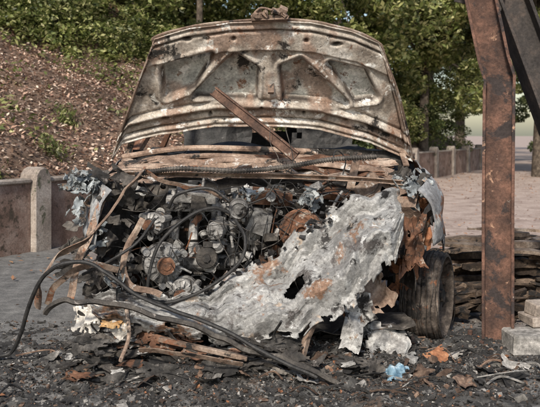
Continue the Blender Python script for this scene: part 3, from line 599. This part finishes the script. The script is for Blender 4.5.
for i in range(500):
    x=random.uniform(-.74,.42); z=random.uniform(.24,.86); y=random.uniform(.18,.55)
    if x>-.1 and z<.5 : continue
    mb=random.choices([al,so_,ru],[46,46,8])[0]; k=random.random(); s=random.uniform(.010,.038); rot=[random.gauss(0,.35) for _ in range(3)]
    if k<.3: mb.box((x,y,z),(s*random.uniform(.6,2.4),s,s*random.uniform(.5,1.5)),rot,jit=s*.12)
    elif k<.6:
        a=V((random.gauss(0,.4),-1,random.gauss(0,.4))).normalized() if random.random()<.6 else V((random.gauss(0,1),random.gauss(0,1),random.gauss(0,1))).normalized()
        r0=s*.6; mb.lathe((x,y,z),a,[(0,0),(0,r0),(s*.8,r0),(s*.8,r0*1.3),(s,r0*1.3),(s,r0*.5),(s*1.3,r0*.45),(s*1.3,0)],12)
    elif k<.70: mb.sheet((x,y,z),s*3,s*1.8,(random.uniform(0,1.6),random.uniform(-1,1),random.uniform(-1,1)),amp=s*.4,n=6,fr=18)
    elif k<.82:
        for q in range(4): mb.cyl((x+q*s*.7,y,z),(x+q*s*.7,y-.01,z),s*.3,seg=6)
        mb.box((x+s*1.05,y+.006,z),(s*3.2,.008,s*.9),jit=.002)
    else:
        d=V((random.gauss(0,1),random.gauss(0,.4),random.gauss(0,1))).normalized()*random.uniform(.06,.18); p0=V((x,y,z)); mb.tube([p0,p0+d*.5+V((0,-.02,.02)),p0+d],s*.22,7,5)
al.obj('engine_alloy_parts',M_alu,car,bevel=.0015); so_.obj('engine_sooty_parts',M_soot,car,bevel=.0015); ru.obj('engine_rusted_parts',M_rust,car,bevel=.0015)
wb=MB(); wr=MB(); wa=MB()
for i in range(110):
    mb=random.choices([wb,wr,wa],[60,10,30])[0]
    p0=V((random.uniform(-.8,.4),random.uniform(.02,.35),random.uniform(.32,.9)))
    if p0.x>-.1: p0.z=random.uniform(.62,.92)
    pts=[p0]; d=V((random.gauss(0,1),random.gauss(0,.2),random.gauss(0,1))).normalized()
    for k in range(4):
        d=(d+V((random.gauss(0,.7),random.gauss(0,.15),random.gauss(-.15,.6)))).normalized(); pts.append(pts[-1]+d*random.uniform(.04,.1))
    mb.tube(pts,random.choice([.0012,.0018,.0025,.004]),5,6)
wb.obj('wiring_black',M_black,car); wr.obj('wiring_rust',M_orange,car); wa.obj('wiring_grey',M_soot,car)
# ---------------- wheels (rim wrapped in the burnt steel-belt carcass)
def wheel(x,y,st,name,r=.21):
    w_=MB(); a=V((math.cos(st),math.sin(st),0))
    c0=V((x,y,r+.012))-a*.11
    pr=[(0,r*.80),(-.004,r*.95)]
    for k in range(67):
        h=k/66; base=r*(.97+.07*math.sin(h*math.pi)**.6); gr=.010*(1-abs(math.cos(h*math.pi*8))**.35)
        pr.append((h*.2,base-gr))
    pr+=[(.204,r*.97),(.205,r*.9),(.19,r*.88),(.18,r*.82),(.14,r*.78),(.13,r*.72),(.15,r*.45),(.17,r*.34),(.165,r*.16),(.19,r*.14),(.19,0)]
    w_.lathe(c0,a,pr,64)
    for k in range(len(w_.v)):
        p=V(w_.v[k]); d=p-(c0+a*.1); q_=1+.022*fbm(p*9,3)+.012*fbm(p*30,2); p=c0+a*.1+d*q_; p.z=max(p.z,.004); w_.v[k]=tuple(p)
    w_.obj(name+'_rim_and_carcass',M_wheel,car,smooth=True)
    g_=MB(); q=a.to_track_quat('Z','Y')
    for k in range(18):
        h=random.uniform(-.01,.21); rr=r*random.uniform(1.0,1.09); pts=[]; a0=random.uniform(0,6.28); span=random.uniform(2,6)
        for m_ in range(26):
            t=a0+span*m_/25; pp=c0+q@V((math.cos(t)*rr,math.sin(t)*rr,h+.008*math.sin(m_*.7+k))); pp.z=max(pp.z,.003); pts.append(pp)
        g_.tube(pts,.0016,4,2)
    g_.obj(name+'_tyre_wires',M_soot,car)
    d_=MB(); d_.lathe(c0-a*.02,a,[(0,0),(0,r*.62),(.02,r*.62),(.02,r*.3),(.06,r*.25)],28); d_.obj(name+'_brake_disc',M_orange,car)
wheel(.875,.52,-.42,'front_wheel',.232); wheel(-.88,.6,math.pi-.1,'front_wheel_far'); wheel(.84,3.05,0.01,'rear_wheel'); wheel(-.84,3.05,math.pi,'rear_wheel_far')
# ------------------------------------------------------------------ loose things
c=MB(); c.sheet((.56,-.02,.11),.2,.18,(math.radians(55),.1,.2),amp=.04,n=20,fr=10,ragged=.3); c.sheet((.60,-.05,.06),.18,.12,(math.radians(20),.1,.2),amp=.03,n=14,fr=12); c.obj('crumpled_metal_sheet',M_alu,solid=.003)
N=NT('blue_plastic'); N.b.inputs['Roughness'].default_value=.3; N.l(N.bump(N.noise(40,4),.5,.01),N.b.inputs['Normal']); N.l(N.ramp(N.noise(30,4),[(.35,(.08,.15,.21)),(.55,(.2,.31,.39)),(.7,(.48,.55,.59))]),N.b.inputs['Base Color'])
c=MB(); c.tube([(.50,-.2,.035),(.55,-.21,.045),(.6,-.19,.05),(.63,-.18,.04)],.03,10,6,radf=lambda t:(.55+.45*math.sin(t*3.0+.3))*(1+.25*math.sin(t*23))); c.sheet((.56,-.24,.03),.12,.07,(.3,.1,.1),amp=.02,n=10,fr=22); c.obj('crushed_plastic_bottle',N.m,solid=.001)
c=MB(); c.sheet((-.78,-.14,.30),.14,.11,(.9,.1,.3),amp=.03,n=12,fr=14); c.sheet((-.7,-.18,.26),.12,.1,(.7,.4,-.3),amp=.03,n=12,fr=14); c.sheet((-.86,-.12,.26),.1,.12,(1.2,.1,.3),amp=.03,n=10,fr=14); c.obj('crumpled_paper',M_white,solid=.002)
N2=burnt('amber_foam',(.3,.15,.06),(.42,.25,.11),(.5,.36,.2),s=14,rough=.9,island=0)
c=MB(); c.sheet((-.72,-.2,.27),.09,.07,(.9,.1,0),amp=.03,n=12,fr=18); c.obj('foam_scrap',N2,solid=.004)
c=MB(); c.sheet((.32,-.12,.06),.12,.08,(.3,.1,.4),amp=.03,n=12,fr=12); c.sheet((.78,.0,.06),.14,.07,(.4,-.2,.4),amp=.03,n=12,fr=12); c.obj('rusty_scrap',M_orange,solid=.003)
